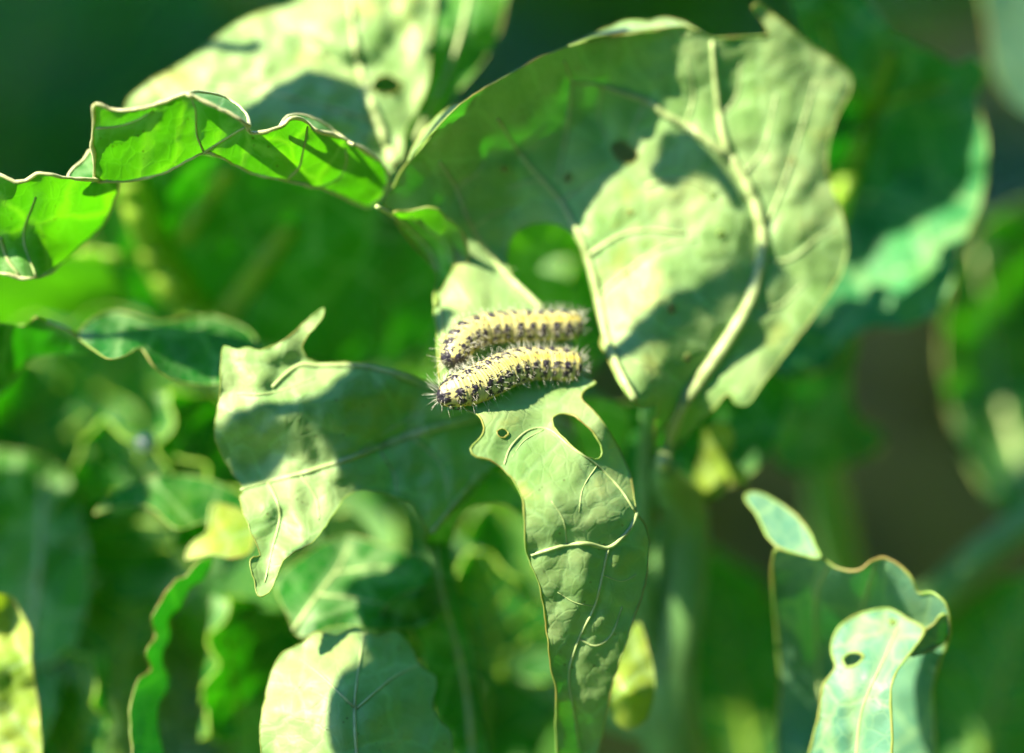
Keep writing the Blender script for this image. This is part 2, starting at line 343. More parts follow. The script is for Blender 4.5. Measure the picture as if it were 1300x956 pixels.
BAd = [(488,262,1.4),(502,232,1.25),(522,200,1.05),(552,166,.6),(605,118,.6),(650,90,.8),(700,66,1.05),(765,45,1.3),(840,36,1.65),(890,42,1.9),(955,8,2.2),(1010,42,2.5),(1080,100,2.9),
       (560,230,1.5),(620,180,1.55),(700,130,1.75),(800,100,1.95),(600,280,1.9),(680,230,2.05),(760,180,2.1),(640,330,2.1),(735,300,1.95),(577,335,1.75),(600,368,1.5),(650,385,1.6),(578,380,1.4),(600,338,1.8),
       (850,150,2.12),(905,120,2.15),(850,250,2.02),(780,330,1.85),(800,420,1.5),(820,510,1.1),(765,430,1.55),(880,400,1.75),(960,280,2.25),(1050,220,2.6),(1075,310,2.65),(1000,150,2.35),(940,510,2.0),(985,450,2.3),(880,480,2.0),(840,570,2.4),
       *[(x, y, PL(x, y)) for x, y in ((555,440),(600,450),(650,440),(700,440),(735,480),(600,515),(560,490),(650,500),(555,395))],
       (597,570,-.42),(640,597,-.45),(680,545,.25),(738,508,.70),(772,545,.6),(806,640,.45),(822,690,.55),(815,755,.6),(665,640,-.4),(668,700,-.25),(745,660,-.2),(740,600,0),(700,640,-.45),(690,770,.05),(750,760,.1),(700,860,.5),(780,850,.75),(735,960,1.3)]
ell = lambda cx, cy, rx, ry, n=9: [(cx + rx * math.cos(2 * math.pi * i / n) * (1 + .15 * math.sin(i * 2.3 + cx)), cy + ry * math.sin(2 * math.pi * i / n)) for i in range(n)]
H1 = [(702,530),(712,525),(728,528),(742,538),(755,552),(764,570),(763,580),(755,583),(742,578),(728,568),(712,552),(703,542)]
BAh = [H1, [(631,548),(637,544),(644,547),(645,552),(640,556),(633,554)], [(775,187),(786,178),(800,185),(811,196),(806,206),(790,207),(780,198)], ell(721,226,5,6), ell(915,297,4,4), ell(853,393,5,6), ell(905,250,4,3), ell(1005,205,5,4), ell(800,270,3,3), ell(640,215,3,4), ell(873,455,4,5)]
BAv = [('midrib',[(842,590),(847,560),(865,515),(890,480),(925,430),(950,385),(964,340),(968,305),(962,270),(948,235),(928,200)],20,14),
       ('vein',[(930,204),(900,180),(870,160),(840,143),(825,130),(790,118),(760,108),(726,104)],13,5),
       ('vein',[(928,202),(917,170),(910,120),(906,80),(904,52)],10,6),
       ('vein',[(806,508),(786,470),(770,430),(760,380),(750,340),(738,305),(728,285),(712,255),(690,230),(660,195),(632,150)],12,4),
       ('vein',[(726,104),(722,150),(710,215),(706,232)],5,3),('vein',[(726,104),(716,76)],4,3),
       ('vein',[(688,393),(668,373),(642,348),(614,312),(595,280),(580,240),(558,205)],10,4),
       ('vein',[(967,300),(992,240),(1018,160),(1035,100)],4,2),('vein',[(940,225),(968,190),(985,120)],3.5,2),
       ('vein',[(966,330),(1000,330),(1040,300),(1060,290)],4,2),('vein',[(950,385),(985,390),(1020,360)],4,2),
       ('vein',[(760,375),(800,340),(850,310),(885,305)],5,2),('vein',[(745,325),(790,298),(830,292),(870,297)],6,4),('vein',[(820,236),(850,228),(885,232),(910,248)],6,3),
       ('vein',[(674,705),(690,700),(720,692),(745,690),(772,695),(790,682),(803,665),(808,652)],4.5,6),
       
       ('vein',[(640,590),(648,568),(672,546),(696,545),(725,568),(758,591),(788,622),(806,650)],2.5,4),
       ('vein',[(772,697),(765,730),(755,770),(740,800),(728,830),(722,860),(728,900),(735,950)],4,2.5),('vein',[(734,810),(755,820),(775,808),(790,770)],3,2),
       ('vein',[(560,390),(562,420),(566,450)],5,2),
       ('vein',[(712,255),(745,235),(770,225)],3,1.5),('vein',[(690,230),(665,232),(645,240)],3,1.5),('vein',[(660,195),(690,180),(708,165)],3,1.5),('vein',[(600,290),(630,270),(655,262)],3,1.5),('vein',[(580,240),(610,215),(622,190)],3,1.5),('vein',[(640,348),(655,340)],2,1),
       ('vein',[(755,380),(775,410),(800,430)],3,1.5),('vein',[(770,430),(800,455),(830,470)],3,1.5),('vein',[(800,340),(815,370),(845,385)],3,1.5),('vein',[(870,160),(880,120),(872,75)],3,1.5),('vein',[(915,150),(935,120),(940,80)],3,1.5),('vein',[(820,128),(805,160),(798,190)],2.5,1.2),('vein',[(765,109),(760,150),(772,180)],2.5,1.2),
       ('vein',[(690,546),(665,560),(650,580)],2,1),('vein',[(758,591),(740,620),(735,650)],2,1),('vein',[(720,692),(715,660),(700,636)],2,1),('vein',[(765,730),(790,738),(808,730)],2,1),('vein',[(755,770),(730,765),(708,752)],2,1)]
BL1 = [(722,58),(745,47),(765,39),(785,30),(803,26),(822,28),(842,23),(860,26),(873,31),(890,42),(872,37),(840,39),(800,43),(765,48)]
BL2 = [(518,206),(524,188),(536,170),(545,158),(558,146),(570,136),(584,131),(604,120),(578,140),(553,168),(532,192)]
big, BAf = leaf(plant, [(BA, BAd, BAh), (BL1, [(722,58,1.1),(800,44,1.4),(890,42,1.9),(800,27,1.9),(840,23,2.1),(765,38,1.6)]), (BL2, [(520,203,1.05),(552,170,.6),(604,121,.6),(535,172,1.4),(570,137,1.1)])], M_PALE, 'big pale holed leaf that both caterpillars lie on, its lower lobe hanging', step=7, edge=1.25, jag=1.2, veins=BAv, pucker=.10, crease=.03, halo=13, seed=4.2)
lie = BAf[0]

FLAP = [(500,270),(512,269),(525,267),(545,263),(557,267),(566,276),(583,290),(592,310),(594,330),(587,348),(574,360),(560,371),(553,388),(552,372),(556,352),(548,335),(532,318),(515,298),(505,284)]
leaf(plant, [(FLAP, [(500,270,1.05),(545,263,1.15),(583,290,1.5),(594,330,1.8),(574,360,1.75),(556,378,1.5),(556,352,2.0),(532,318,2.05),(510,290,1.7),(555,310,2.0)])], M_LEAF, 'small curled over flap at the top of the caterpillar leaf', step=5, edge=1.8,
     veins=[('vein',[(478,262),(505,278),(530,300),(548,322),(556,345)],6,4),('vein',[(520,275),(545,292),(565,310),(575,335)],3,2)], pucker=.05, crease=.03)

# rolled leaf at the upper left
F1 = [(121,132),(138,138),(160,140),(185,136),(205,130),(225,122),(238,119),(255,127),(275,136),(300,149),(312,157),(318,168),(335,168),(355,161),(370,150),(385,152),(400,165),(425,172),(450,184),(475,199),(488,212),(494,226),(490,242),(480,253),(466,263),(440,252),(420,243),(390,235),(360,228),(330,222),(300,210),(270,195),(258,194),(240,203),(215,216),(190,225),(160,230),(135,230),(121,229),(120,200),(117,180),(119,155)]
F1d = [(121,132,-.75),(180,137,-.75),(238,119,-.75),(316,165,-.3),(390,152,.1),(480,205,1.35),(494,235,1.7),(466,263,1.9),(390,235,1.1),(300,210,.6),(258,194,.2),(190,225,.5),(121,229,.4),(200,170,-.3),(360,190,.2),(430,210,1.1)]
LIP1 = [(238,119),(246,117),(262,118),(280,122),(300,132),(312,145),(317,160),(312,157),(300,149),(275,136),(255,127)]
LIP2 = [(355,161),(366,148),(382,146),(400,152),(416,160),(428,171),(450,184),(425,173),(400,165),(385,153),(370,151)]
F3 = [(-45,214),(0,222),(18,230),(36,228),(46,220),(62,221),(85,226),(118,228),(150,231),(142,260),(126,290),(102,312),(80,332),(55,350),(30,353),(0,346),(-45,340)]
LIP3 = [(86,225),(96,212),(106,203),(116,190),(121,205),(120,228)]
leaf(plant, [(F1, F1d), (LIP1, [(238,119,-.75),(262,118,0),(312,145,.1),(317,160,-.4),(275,136,-.6)]), (LIP2, [(355,161,-.05),(382,146,.7),(428,171,1.1),(400,165,.25),(450,184,.7)]),
             (F3, [(-45,214,-.2),(18,230,-.2),(46,220,-.3),(118,228,.2),(150,231,1.0),(126,290,1.7),(80,332,1.4),(45,352,.9),(-45,340,1.0),(40,280,.7)]), (LIP3, [(86,225,.3),(106,203,.7),(116,190,.9),(120,228,.3)])],
     M_LEAF, 'bright backlit leaf rolled over at its edge, upper left', step=6, edge=2.5, edge_mat=M_RIM, jag=1.6, pucker=.10, crease=.04, halo=8,
     veins=[('vein',[(258,194),(280,180),(300,168),(314,160)],5,3),('vein',[(258,192),(250,172),(248,140),(242,122)],3,2),('vein',[(122,163),(150,160),(175,152),(195,140)],4,2),('vein',[(366,226),(378,215),(385,190),(390,160)],4,2.5),
            ('vein',[(405,238),(430,226),(440,205),(438,188)],2.5,2),('vein',[(0,300),(10,330),(25,350)],6,4,3),('vein',[(46,352),(30,300),(45,250)],4,2,3)], seed=2.0)
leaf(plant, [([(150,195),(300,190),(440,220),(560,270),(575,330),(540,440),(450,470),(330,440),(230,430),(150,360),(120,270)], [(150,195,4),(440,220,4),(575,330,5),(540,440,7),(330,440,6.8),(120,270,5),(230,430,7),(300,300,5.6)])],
     M_SHADED, 'large shaded leaf under the rolled one with thick pale ribs', step=12, edge=1.2, seed=5.0, pucker=.25, crease=.1,
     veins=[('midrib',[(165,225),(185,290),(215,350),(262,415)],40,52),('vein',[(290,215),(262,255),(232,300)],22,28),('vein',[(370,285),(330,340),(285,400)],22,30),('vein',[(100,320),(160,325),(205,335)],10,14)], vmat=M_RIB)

# leaf on the left, half in sun
E = [(285,440),(300,443),(318,441),(330,445),(345,440),(360,432),(375,420),(388,408),(403,395),(411,391),(409,404),(400,415),(392,425),(384,440),(388,452),(400,460),(440,460),(470,463),(500,470),(530,480),(560,492),(600,505),(640,520),(640,580),(618,598),(600,620),(575,645),(548,678),(535,660),(525,640),(505,632),(480,625),(455,622),(440,630),(425,650),(410,672),(395,690),(375,700),(360,712),(350,735),(342,752),(330,758),(322,735),(318,710),(330,705),(325,690),(315,665),(305,640),(304,630),(309,622),(295,600),(283,580),(274,560),(272,545),(277,515),(280,480)]
Ed = [(285,440,1.0),(345,440,1.0),(411,391,1.0),(400,460,1.1),(350,475,.85),(290,525,.62),(350,522,.6),(420,515,.75),(290,585,.95),(340,575,1.0),(400,570,1.0),(300,612,.85),(380,605,.85),(440,590,.95),(335,750,.2),(320,660,.5),(400,670,.6),(480,470,1.3),(560,495,1.7),(640,550,2.2),(548,675,1.5),(480,560,1.4),(480,620,1.3),(590,600,1.8)]
leaf(plant, [(E, Ed)], M_PALE, 'torn leaf left of the caterpillars, left half sunlit and right half shaded', step=6, pucker=.16, jag=1.6, crease=.05, seed=11.0,
     veins=[('midrib',[(305,622),(340,612),(380,602),(430,587),(470,572),(520,553),(570,538),(625,525)],4,12),('vein',[(345,492),(365,473),(382,463),(400,464),(440,464),(470,467),(500,474),(540,490),(570,500)],5,8),
            ('vein',[(450,580),(480,555),(540,520)],3,2),('vein',[(480,570),(500,600),(505,625)],4,2),('vein',[(520,553),(560,590),(570,640)],4,2),('vein',[(548,675),(580,635),(608,600)],4,4),('vein',[(340,612),(355,650),(345,700),(336,740)],4,2),('vein',[(380,602),(400,630),(405,660)],3,2),('vein',[(300,500),(340,500),(400,480)],3,2)])

# wavy dark leaf at the left edge
G = [(100,426),(120,445),(140,456),(160,451),(178,442),(195,465),(215,480),(245,488),(300,485),(335,470),(320,425),(270,402),(200,408),(150,396),(118,405)]
G2 = [(-40,408),(0,410),(35,412),(45,403),(60,408),(80,415),(105,428),(118,446),(80,450),(40,455),(0,500),(-40,520)]
leaf(plant, [(G, [(100,426,1.6),(178,442,1.5),(245,488,1.6),(335,470,2.4),(270,402,3.2),(150,396,3),(200,440,2.0)]), (G2, [(-40,408,1.5),(60,408,1.5),(118,446,2),(0,500,3),(40,455,2.6)])], M_SHADED, 'dark wavy edged leaf low on the left', step=8, edge=1.2, pucker=.2,
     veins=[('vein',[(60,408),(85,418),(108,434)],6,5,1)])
# lower leaves of the same plant
leaf(plant, [([(350,740),(375,715),(410,690),(440,680),(480,690),(550,720),(560,760),(545,790),(490,800),(430,795),(380,808),(365,780)], [(350,740,2.2),(440,680,3.2),(550,720,3),(545,790,2.4),(380,808,1.9),(450,745,2.4)])], M_SHADED, 'green shaded leaf below the torn one', step=8, pucker=.15,
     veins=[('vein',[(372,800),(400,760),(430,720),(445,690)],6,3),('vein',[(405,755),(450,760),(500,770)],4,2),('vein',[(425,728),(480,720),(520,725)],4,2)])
leaf(plant, [([(338,880),(350,842),(366,824),(384,817),(400,803),(426,807),(450,798),(478,807),(500,802),(522,821),(534,846),(553,860),(549,900),(574,935),(560,985),(345,985),(330,935)], [(348,860,.8),(450,800,1.2),(543,850,1.4),(450,880,.4),(345,985,.4),(560,985,1),(450,985,.2)])], M_PALE, 'wavy leaf at the bottom edge with a sunlit patch', step=7, jag=1.8, pucker=.12,
     veins=[('vein',[(455,985),(450,900),(455,850),(462,806)],6,3),('vein',[(452,900),(410,860),(380,835)],4,2),('vein',[(452,900),(500,860),(530,845)],4,2)])
leaf(plant, [([(478,805),(488,772),(515,752),(545,742),(551,715),(545,690),(562,680),(580,740),(598,810),(612,900),(615,985),(570,985),(545,870),(520,800)], [(478,805,2.2),(545,742,2.4),(562,680,2.8),(598,810,3),(612,985,3),(545,870,2.6)])], M_SHADED, 'narrow dark leaf standing between lower leaves', step=8, pucker=.15, veins=[('midrib',[(553,690),(560,750),(582,830),(595,900),(600,980)],5,9)])
leaf(plant, [([(540,685),(570,655),(595,632),(625,600),(650,612),(668,640),(664,655),(640,640),(610,640),(585,655),(565,700)], [(540,685,2.4),(625,600,2.6),(668,640,2.4),(585,655,2.2),(565,700,3)])], M_LEAF, None, step=7, pucker=.1)
leaf(plant, [([(412,662),(438,648),(462,664),(476,692),(462,704),(432,700),(418,688)], [(412,662,5.2),(462,664,4.8),(476,692,4.5),(432,700,4.4)])], M_YELL, 'small pale leaf tip glowing behind the torn leaf', step=8, edge=1.1)
leaf(plant, [([(776,900),(779,860),(790,828),(802,800),(811,790),(820,815),(829,850),(830,885),(818,915),(798,925),(784,918)], [(776,900,2.2),(811,790,2.5),(830,885,2.1),(798,880,1.7),(798,925,2.4)])], M_YELL, 'yellow leaf behind the hanging lobe', step=8, edge=1.1, pucker=.2)
# hidden stalks carrying the front leaves, and the stem
GR = lambda x, y, d: tuple(p1(x, y, d))
st = spline([GR(842,588,2.42) + (.13,), GR(848,612,3.2) + (.24,), GR(868,650,4.2) + (.34,), GR(862,760,4.6) + (.38,), GR(848,900,5.0) + (.42,), (7.6, 6.5, 12) + (.8,), (8, 8, -1) + (1.1,)], .6)
v, f = tube(st[:, :3], st[:, 3], 14); mesh('stem', v, f, M_STALK, plant)
stalk(plant, [(625,525,2.2),(720,560,4.6),(800,640,5.0),(858,790,4.8)], [.1,.16,.2,.3], 'stalk')
stalk(plant, [(824,505,2.6),(822,560,3.2),(818,640,3.6),(816,760,4.2),(846,900,5)], [.10,.13,.14,.16,.3], 'stalk')
stalk(plant, [(262,415,6.9),(330,520,7.5),(480,680,8),(700,860,7),(846,920,5.2)], [.28,.3,.3,.32,.4], 'stalk')
stalk(plant, [(335,470,2.5),(430,560,5),(600,720,6),(846,900,5)], [.1,.16,.2,.3], 'stalk')
stalk(plant, [(-40,350,.9),(-120,420,2.5),(-80,700,6),(300,980,8),(846,1000,5.5)], [.12,.2,.26,.3,.4], 'stalk')


# unseen leaves added above and left, each outlined to throw a given shadow
def shade_leaf(poly, ctrl, t, label, mat=None):
    # the leaf hangs t cm up-sun of the place it shades
    fn = TPS(ctrl); q = spline(poly, 7, True); lo, hi = q.min(0), q.max(0)
    gx, gy = np.meshgrid(np.arange(lo[0], hi[0], 14), np.arange(lo[1], hi[1], 14)); g = np.c_[gx.ravel(), gy.ravel()]
    g = g[inside(q, g) & (seg_dist(g, np.vstack([q, q[:1]])) > 7)]
    n = len(q); v2, _, f2, _, _, _ = geometry.delaunay_2d_cdt([Vector(a) for a in q] + [Vector(a) for a in g], [(i, (i + 1) % n) for i in range(n)], [], 0, 1e-4)
    a = np.array([tuple(v) for v in v2]); f2 = np.array([f for f in f2 if len(f) == 3]); f2 = f2[inside(q, a[f2].mean(1))]
    X = P(a[:, 0], a[:, 1], fn(a)) + SUN * t
    ob = mesh('leaf', X, f2.tolist(), mat or M_MID, plant, uv=a / 100); ob['label'] = label
    L3 = np.vstack([X[:n], X[:1]]); v, f = tube(L3, .02, 5, cap=False); mesh('margin', v, f, M_EDGE, ob)
    k = np.argmax(a[:, 0] * .5 - a[:, 1]); c = X.mean(0)
    v, f = tube(spline([X[k], X[k] * .4 + c * .6, X.min(0) * .3 + c * .7], .4), np.linspace(.12, .06, len(spline([X[k], X[k] * .4 + c * .6, X.min(0) * .3 + c * .7], .4))), 8); mesh('midrib', v, f, M_VEIN, ob)
    return ob
shade_leaf([(450,455),(452,500),(440,545),(431,588),(445,612),(470,650),(545,705),(600,680),(660,640),(660,490),(560,470),(500,455)], [(450,470,1.2),(430,590,1.05),(660,640,2.2),(660,490,2.2),(545,700,1.5)], 11.5, 'leaf added out of view, cut to shade the right half of the torn leaf')
shade_leaf([(945,345),(965,320),(985,330),(980,372),(958,425),(938,470),(920,505),(880,550),(850,580),(832,560),(838,512),(868,494),(884,452),(903,396),(890,388),(918,367)], [(945,345,2.1),(850,575,2.4),(985,330,2.4),(870,490,2.0)], 11, 'narrow leaf added out of view, outlined to shade the middle of the big leaf')
shade_leaf([(838,172),(862,170),(885,182),(915,212),(940,250),(938,268),(915,236),(890,226),(868,230),(850,236),(822,212),(832,192)], [(838,172,2.1),(940,250,2.2),(850,236,2.05)], 9, 'small leaf added out of view to cast a shade patch on the big leaf')
shade_leaf([(320,172),(330,128),(360,110),(410,98),(462,108),(472,150),(466,185),(420,178),(370,182)], [(320,172,2.3),(462,108,2.8),(420,178,2.4)], 8, 'leaf added out of view to shade the pale leaf behind')
shade_leaf([(330,225),(420,240),(520,270),(570,340),(530,450),(420,470),(375,450),(330,360),(350,300)], [(295,215,4.5),(520,270,4.8),(520,440,6.8),(330,440,6.8)], 15, 'broad leaf added out of view to keep sun off the inside of the plant')
shade_leaf([(575,235),(600,195),(650,150),(720,118),(800,102),(846,98),(805,165),(742,268),(735,302),(700,285),(660,295),(640,320),(645,340),(622,325),(600,290)], [(575,235,1.5),(650,150,1.6),(846,98,2.1),(742,268,2.0),(640,330,2.1)], 9.5, 'broad leaf added out of view, outlined to shade half of the big leaf')
shade_leaf([(1075,50),(1130,55),(1195,80),(1268,72),(1272,140),(1255,200),(1225,245),(1150,270),(1100,275),(1040,290),(1050,150)], [(1075,60,5),(1195,95,5),(1225,245,5.2),(1040,290,5),(1120,200,6)], 10.5, 'broad leaf added out of view to shade the dark leaf at right')
shade_leaf([(-60,560),(40,560),(120,600),(180,600),(190,650),(150,680),(130,720),(125,800),(90,900),(30,1000),(-60,1000)], [(-60,560,5),(120,600,4.2),(180,650,3),(30,1000,4)], 11, 'broad leaf added out of view at left to shade the lower corner')
shade_leaf([(452,790),(470,840),(455,900),(462,1000),(600,1000),(600,860),(560,790)], [(452,790,1.1),(462,1000,.4),(600,900,1.3)], 11, 'leaf added out of view, cut to shade half of the rounded one')
shade_leaf([(272,548),(300,556),(335,545),(380,525),(430,503),(445,512),(412,535),(392,553),(384,572),(405,592),(425,598),(395,600),(372,594),(345,604),(325,622),(300,622),(285,600)], [(272,548,.8),(430,503,.8),(325,622,.95),(400,590,1.1)], 13, 'ragged strip of leaf added out of view to band the torn leaf with shade')
leaf(plant, [([(622,275),(700,262),(750,290),(752,345),(722,322),(698,328),(684,343),(712,352),(738,372),(715,398),(680,404),(640,375),(618,330)], [(622,275,4.2),(700,262,4.0),(750,300,4.4),(738,372,5.2),(640,375,5.2),(685,330,4.9)])], M_LEAF, 'bright green leaf seen through the big hole', step=8, pucker=.1)
leaf(plant, [([(727,512),(760,505),(795,520),(790,580),(775,610),(748,600),(732,560)], [(727,512,3.2),(795,520,3.0),(775,610,3.8),(732,560,3.6)])], M_LEAF, 'green leaf seen through the small hole below the caterpillars', step=8, pucker=.1)
# more leaves inside the plant, blurred, between the front leaves and the stem
for (x, y, d, lx, ly, wd, m_, seed_) in [(740,470,9,700,330,3.6,1,1),(520,480,9,515,330,3.0,0,2),(470,470,10,560,395,3.2,0,3),(610,980,6.5,625,640,2.6,1,4),(690,990,8,670,610,2.6,0,5),(560,900,7.5,520,640,2.4,1,6),(60,700,7.5,40,450,4.0,1,7),(250,720,4.6,130,530,3.2,1,8),
        (270,660,4.4,215,500,2.4,1,9),(150,980,6.5,160,720,3.4,1,10),(300,990,6,240,760,3.0,0,11),(300,900,3.6,285,760,2.2,1,12),(720,760,9,740,560,3.2,0,13),(420,420,9.5,330,260,4.0,1,14),(80,560,9,200,400,4,1,15),(90,985,3.6,120,830,2.4,1,16),(640,860,4.4,600,700,2.2,1,17),(560,640,11,640,520,4,1,18),(1240,990,7,1300,730,3.2,1,19),(960,990,9,900,700,3.0,1,20)]:
    free_leaf(plant, p1(x, y, d + 1.2), p1(lx, ly, d), wd, .45 * UX - FX * .7 + RX * (.5 * math.sin(seed_ * 2.2)), (M_LEAF, M_SHADED)[m_], sag=.12, ruffle=1.1, cup=.3, nu=26, nv=13, seed=seed_ * 1.7)

# ------------------------------------------------------------------ caterpillars
def cat_mat():
    m, n, L, out = new_mat('caterpillar_skin')
    a = n.new('ShaderNodeAttribute'); a.attribute_name = 'skin'
    pb = n.new('ShaderNodeBsdfPrincipled'); L(a.outputs['Color'], pb.inputs['Base Color']); pb.inputs['Roughness'].default_value = .42
    pb.inputs['Subsurface Weight'].default_value = .12; pb.inputs['Subsurface Radius'].default_value = (.0006, .0005, .0002); pb.inputs['Subsurface Scale'].default_value = 1
    L(pb.outputs[0], out.inputs[0]); return m
M_CAT = cat_mat()
M_HAIR = flesh_mat('caterpillar_hair', (.74, .74, .70), (.7, .7, .6), tfrac=.3, rough=.3, dark=(.68, .68, .62))
M_CLAW = flesh_mat('caterpillar_leg', (.03, .025, .03), (.02, .02, .02), tfrac=.0, rough=.35)
M_PRO = flesh_mat('caterpillar_proleg', (.55, .5, .2), (.5, .45, .1), tfrac=.1, rough=.5)
def caterpillar(px, rad, label, seed, lift=.86):
    rr = random.Random(seed)
    root = empty('caterpillar', None, label, 'caterpillar', 'caterpillars on the chewed leaf')
    q = np.array(px, float); g = 1.0
    e = 4.0
    def norm_at(u):
        u = np.atleast_2d(u); dx = (lie(u + (e, 0)) - lie(u - (e, 0))) / (2 * e * .01); dy = (lie(u - (0, e)) - lie(u + (0, e))) / (2 * e * .01)
        nn = np.c_[dx, dy, np.ones(len(u))]; return nn / np.linalg.norm(nn, axis=1)[:, None]
    cs = spline(np.c_[q[:, :2], rad, q[:, 2]], 1.0)
    nt_ = np.array([.23, .69, .68])                                  # lie of the leaf: right, up, towards camera
    dep = PL(cs[:, 0], cs[:, 1]) - cs[:, 2] * .01 * lift / nt_[2] + cs[:, 3]
    C = P(cs[:, 0], cs[:, 1], dep); rc = cs[:, 2] * .01
    D = .92 * (nt_[0] * RX + nt_[1] * UX - nt_[2] * FX) + .45 * np.array((0, -.75, .1))                      # back of the animal
    seg = np.r_[0, np.cumsum(np.linalg.norm(np.diff(C, axis=0), axis=1))]; Ltot = seg[-1]
    NS, NT = 460, 150
    sN = np.linspace(0, 1, NS); S = sN * Ltot
    ce = np.c_[[np.interp(S, seg, C[:, k]) for k in range(3)]].T; rb = np.interp(S, seg, rc)
    T = np.gradient(ce, axis=0)
    for _ in range(30): T[1:-1] = (T[:-2] + T[1:-1] + T[2:]) / 3
    T /= np.linalg.norm(T, axis=1)[:, None]
    up = D - T * (T @ D)[:, None]; up /= np.linalg.norm(up, axis=1)[:, None]; sd2 = np.cross(T, up)
    nseg = 13
    # round ends
    endf = np.minimum(1, np.sqrt(np.clip(1 - (1 - np.clip(S / (.75 * rb[10]), 0, 1)) ** 2, 0, 1))) * np.minimum(1, np.sqrt(np.clip(1 - (1 - np.clip((Ltot - S) / (.8 * rb[-10]), 0, 1)) ** 2, 0, 1)))
    spots = []                                                        # (s, theta, radius in cm)
    for k in range(nseg):
        c = (k + .5) / nseg
        for sg in (-1, 1):
            for tc_, rb_ in ((.58, .043), (1.16, .040)):
                spots += [(c + rr.uniform(-.01, .01), sg * (tc_ + rr.uniform(-.06, .06)), rb_ * rr.uniform(1.0, 1.25)), (c + .017 * rr.choice((-1, 1)), sg * (tc_ + rr.uniform(.08, .2)), rb_ * rr.uniform(.5, .75)), (c + rr.uniform(-.02, .02), sg * (tc_ - rr.uniform(.12, .22)), rb_ * rr.uniform(.35, .6))]
            spots += [(c + .01, sg * rr.uniform(1.75, 1.95), rr.uniform(.018, .028)), (c + .028, sg * rr.uniform(.25, .4), rr.uniform(.012, .02)), (c - .03, sg * rr.uniform(.7, .9), rr.uniform(.012, .019))]
            for _ in range(15): spots.append((c + rr.uniform(-.04, .04), sg * rr.uniform(.06, 2.0), rr.uniform(.009, .017)))
    for _ in range(26):                                               # dark blotches on the neck plate
        spots.append((rr.uniform(.0, .085), rr.choice((-1, 1)) * rr.uniform(.35, 1.7), rr.uniform(.016, .038)))
    th = np.linspace(-math.pi, math.pi, NT, endpoint=False)
    SS, TT = np.meshgrid(S, th, indexing='ij'); RB = np.repeat(rb[:, None], NT, 1)
    ph = (SS / Ltot * nseg) % 1
    prof = 1 + .055 * np.sin(np.pi * ph) ** .6 - .045 + .014 * np.cos(ph * 2 * math.pi * 4)
    blk = np.zeros_like(SS); bump = np.zeros_like(SS)
    for s, t, r in spots:
        i0, i1 = np.searchsorted(S, (s * Ltot - 2.5 * r, s * Ltot + 2.5 * r))
        if i1 <= i0: continue
        a = TT[i0:i1] - t; dd = np.sqrt((SS[i0:i1] - s * Ltot) ** 2 * 1.3 + (a * RB[i0:i1]) ** 2)
        dd = dd * (1 + .32 * np.sin(np.arctan2(a, SS[i0:i1] - s * Ltot + 1e-9) * 3 + s * 90))
        blk[i0:i1] = np.maximum(blk[i0:i1], np.clip((r * 1.12 - dd) / (r * .24), 0, 1)); bump[i0:i1] = np.maximum(bump[i0:i1], .12 * r * np.exp(-(dd / (r * .6)) ** 2) * 2.2)
    head = np.clip((.040 * Ltot - SS) / (.012 * Ltot), 0, 1) * np.clip((np.abs(np.abs(TT) - .75) - .0) / .0001, 0, 1)
    fl = np.array([noise.noise((a * 19, b * 2.2, seed)) for a, b in zip(SS.ravel(), TT.ravel())]).reshape(SS.shape)
    Rr = RB * endf[:, None] * prof + bump + .003 * fl
    el = 1 - .16 * np.clip(-np.cos(TT), 0, 1)                         # flatter belly
    X = ce[:, None, :] + (Rr * np.cos(TT) * el)[..., None] * up[:, None, :] + (Rr * np.sin(TT) * 1.04)[..., None] * sd2[:, None, :]
    pale = np.array((.42, .40, .17)); yel = np.array((.50, .40, .04)); grey = np.array((.30, .30, .22))
    band = (.35 + .65 * np.clip((SS / Ltot - .3) / .4, 0, 1)) * np.exp(-(TT / .2) ** 2) + np.exp(-((np.abs(TT) - 1.6) / .24) ** 2)
    band = np.clip(band * (.75 + .5 * fl), 0, 1)[..., None]
    col = pale * (1 - band) + yel * band
    gm = (np.exp(-((np.abs(TT) - .9) / .42) ** 2) * np.clip(.5 + 1.1 * fl, 0, 1) * .3)[..., None]; col = col * (1 - gm) + grey * gm
    bl = np.clip(np.maximum(blk, head * .92), 0, 1)[..., None]; col = col * (1 - bl) + np.array((.012, .009, .022)) * bl
    col *= (1 - .10 * (np.cos(ph * 2 * math.pi) > .96))[..., None]
    F = [(i * NT + j, i * NT + (j + 1) % NT, (i + 1) * NT + (j + 1) % NT, (i + 1) * NT + j) for i in range(NS - 1) for j in range(NT)]
    F += [tuple(range(NT - 1, -1, -1)), tuple((NS - 1) * NT + j for j in range(NT))]
    mesh('body', X.reshape(-1, 3), F, M_CAT, root, attrs={'skin': col.reshape(-1, 3)})
    # hairs
    V, Fh = [], []
    def hair(s, t, ln, r0=.0027):
        i = min(NS - 1, max(0, int(s * (NS - 1)))); nrm = math.cos(t) * up[i] + math.sin(t) * sd2[i]
        b0 = ce[i] + nrm * (rb[i] * endf[i] * .97 * (1 - .16 * max(0, -math.cos(t))))
        dr = nrm + T[i] * (rr.uniform(-.35, .35) - (1.5 * max(0, .045 - s) / .045) + (1.4 * max(0, s - .96) / .04)) + np.array([rr.uniform(-.3, .3) for _ in range(3)])
        dr /= np.linalg.norm(dr); bend = np.array([rr.uniform(-.3, .3) for _ in range(3)])
        pts = [b0 + dr * ln * k + bend * ln * k * k * .45 for k in (0, .35, .7, 1)]
        v, f = tube(pts, [r0, r0 * .85, r0 * .6, r0 * .2], 4); o = len(V); V.extend(v); Fh.extend([tuple(a + o for a in x) for x in f])
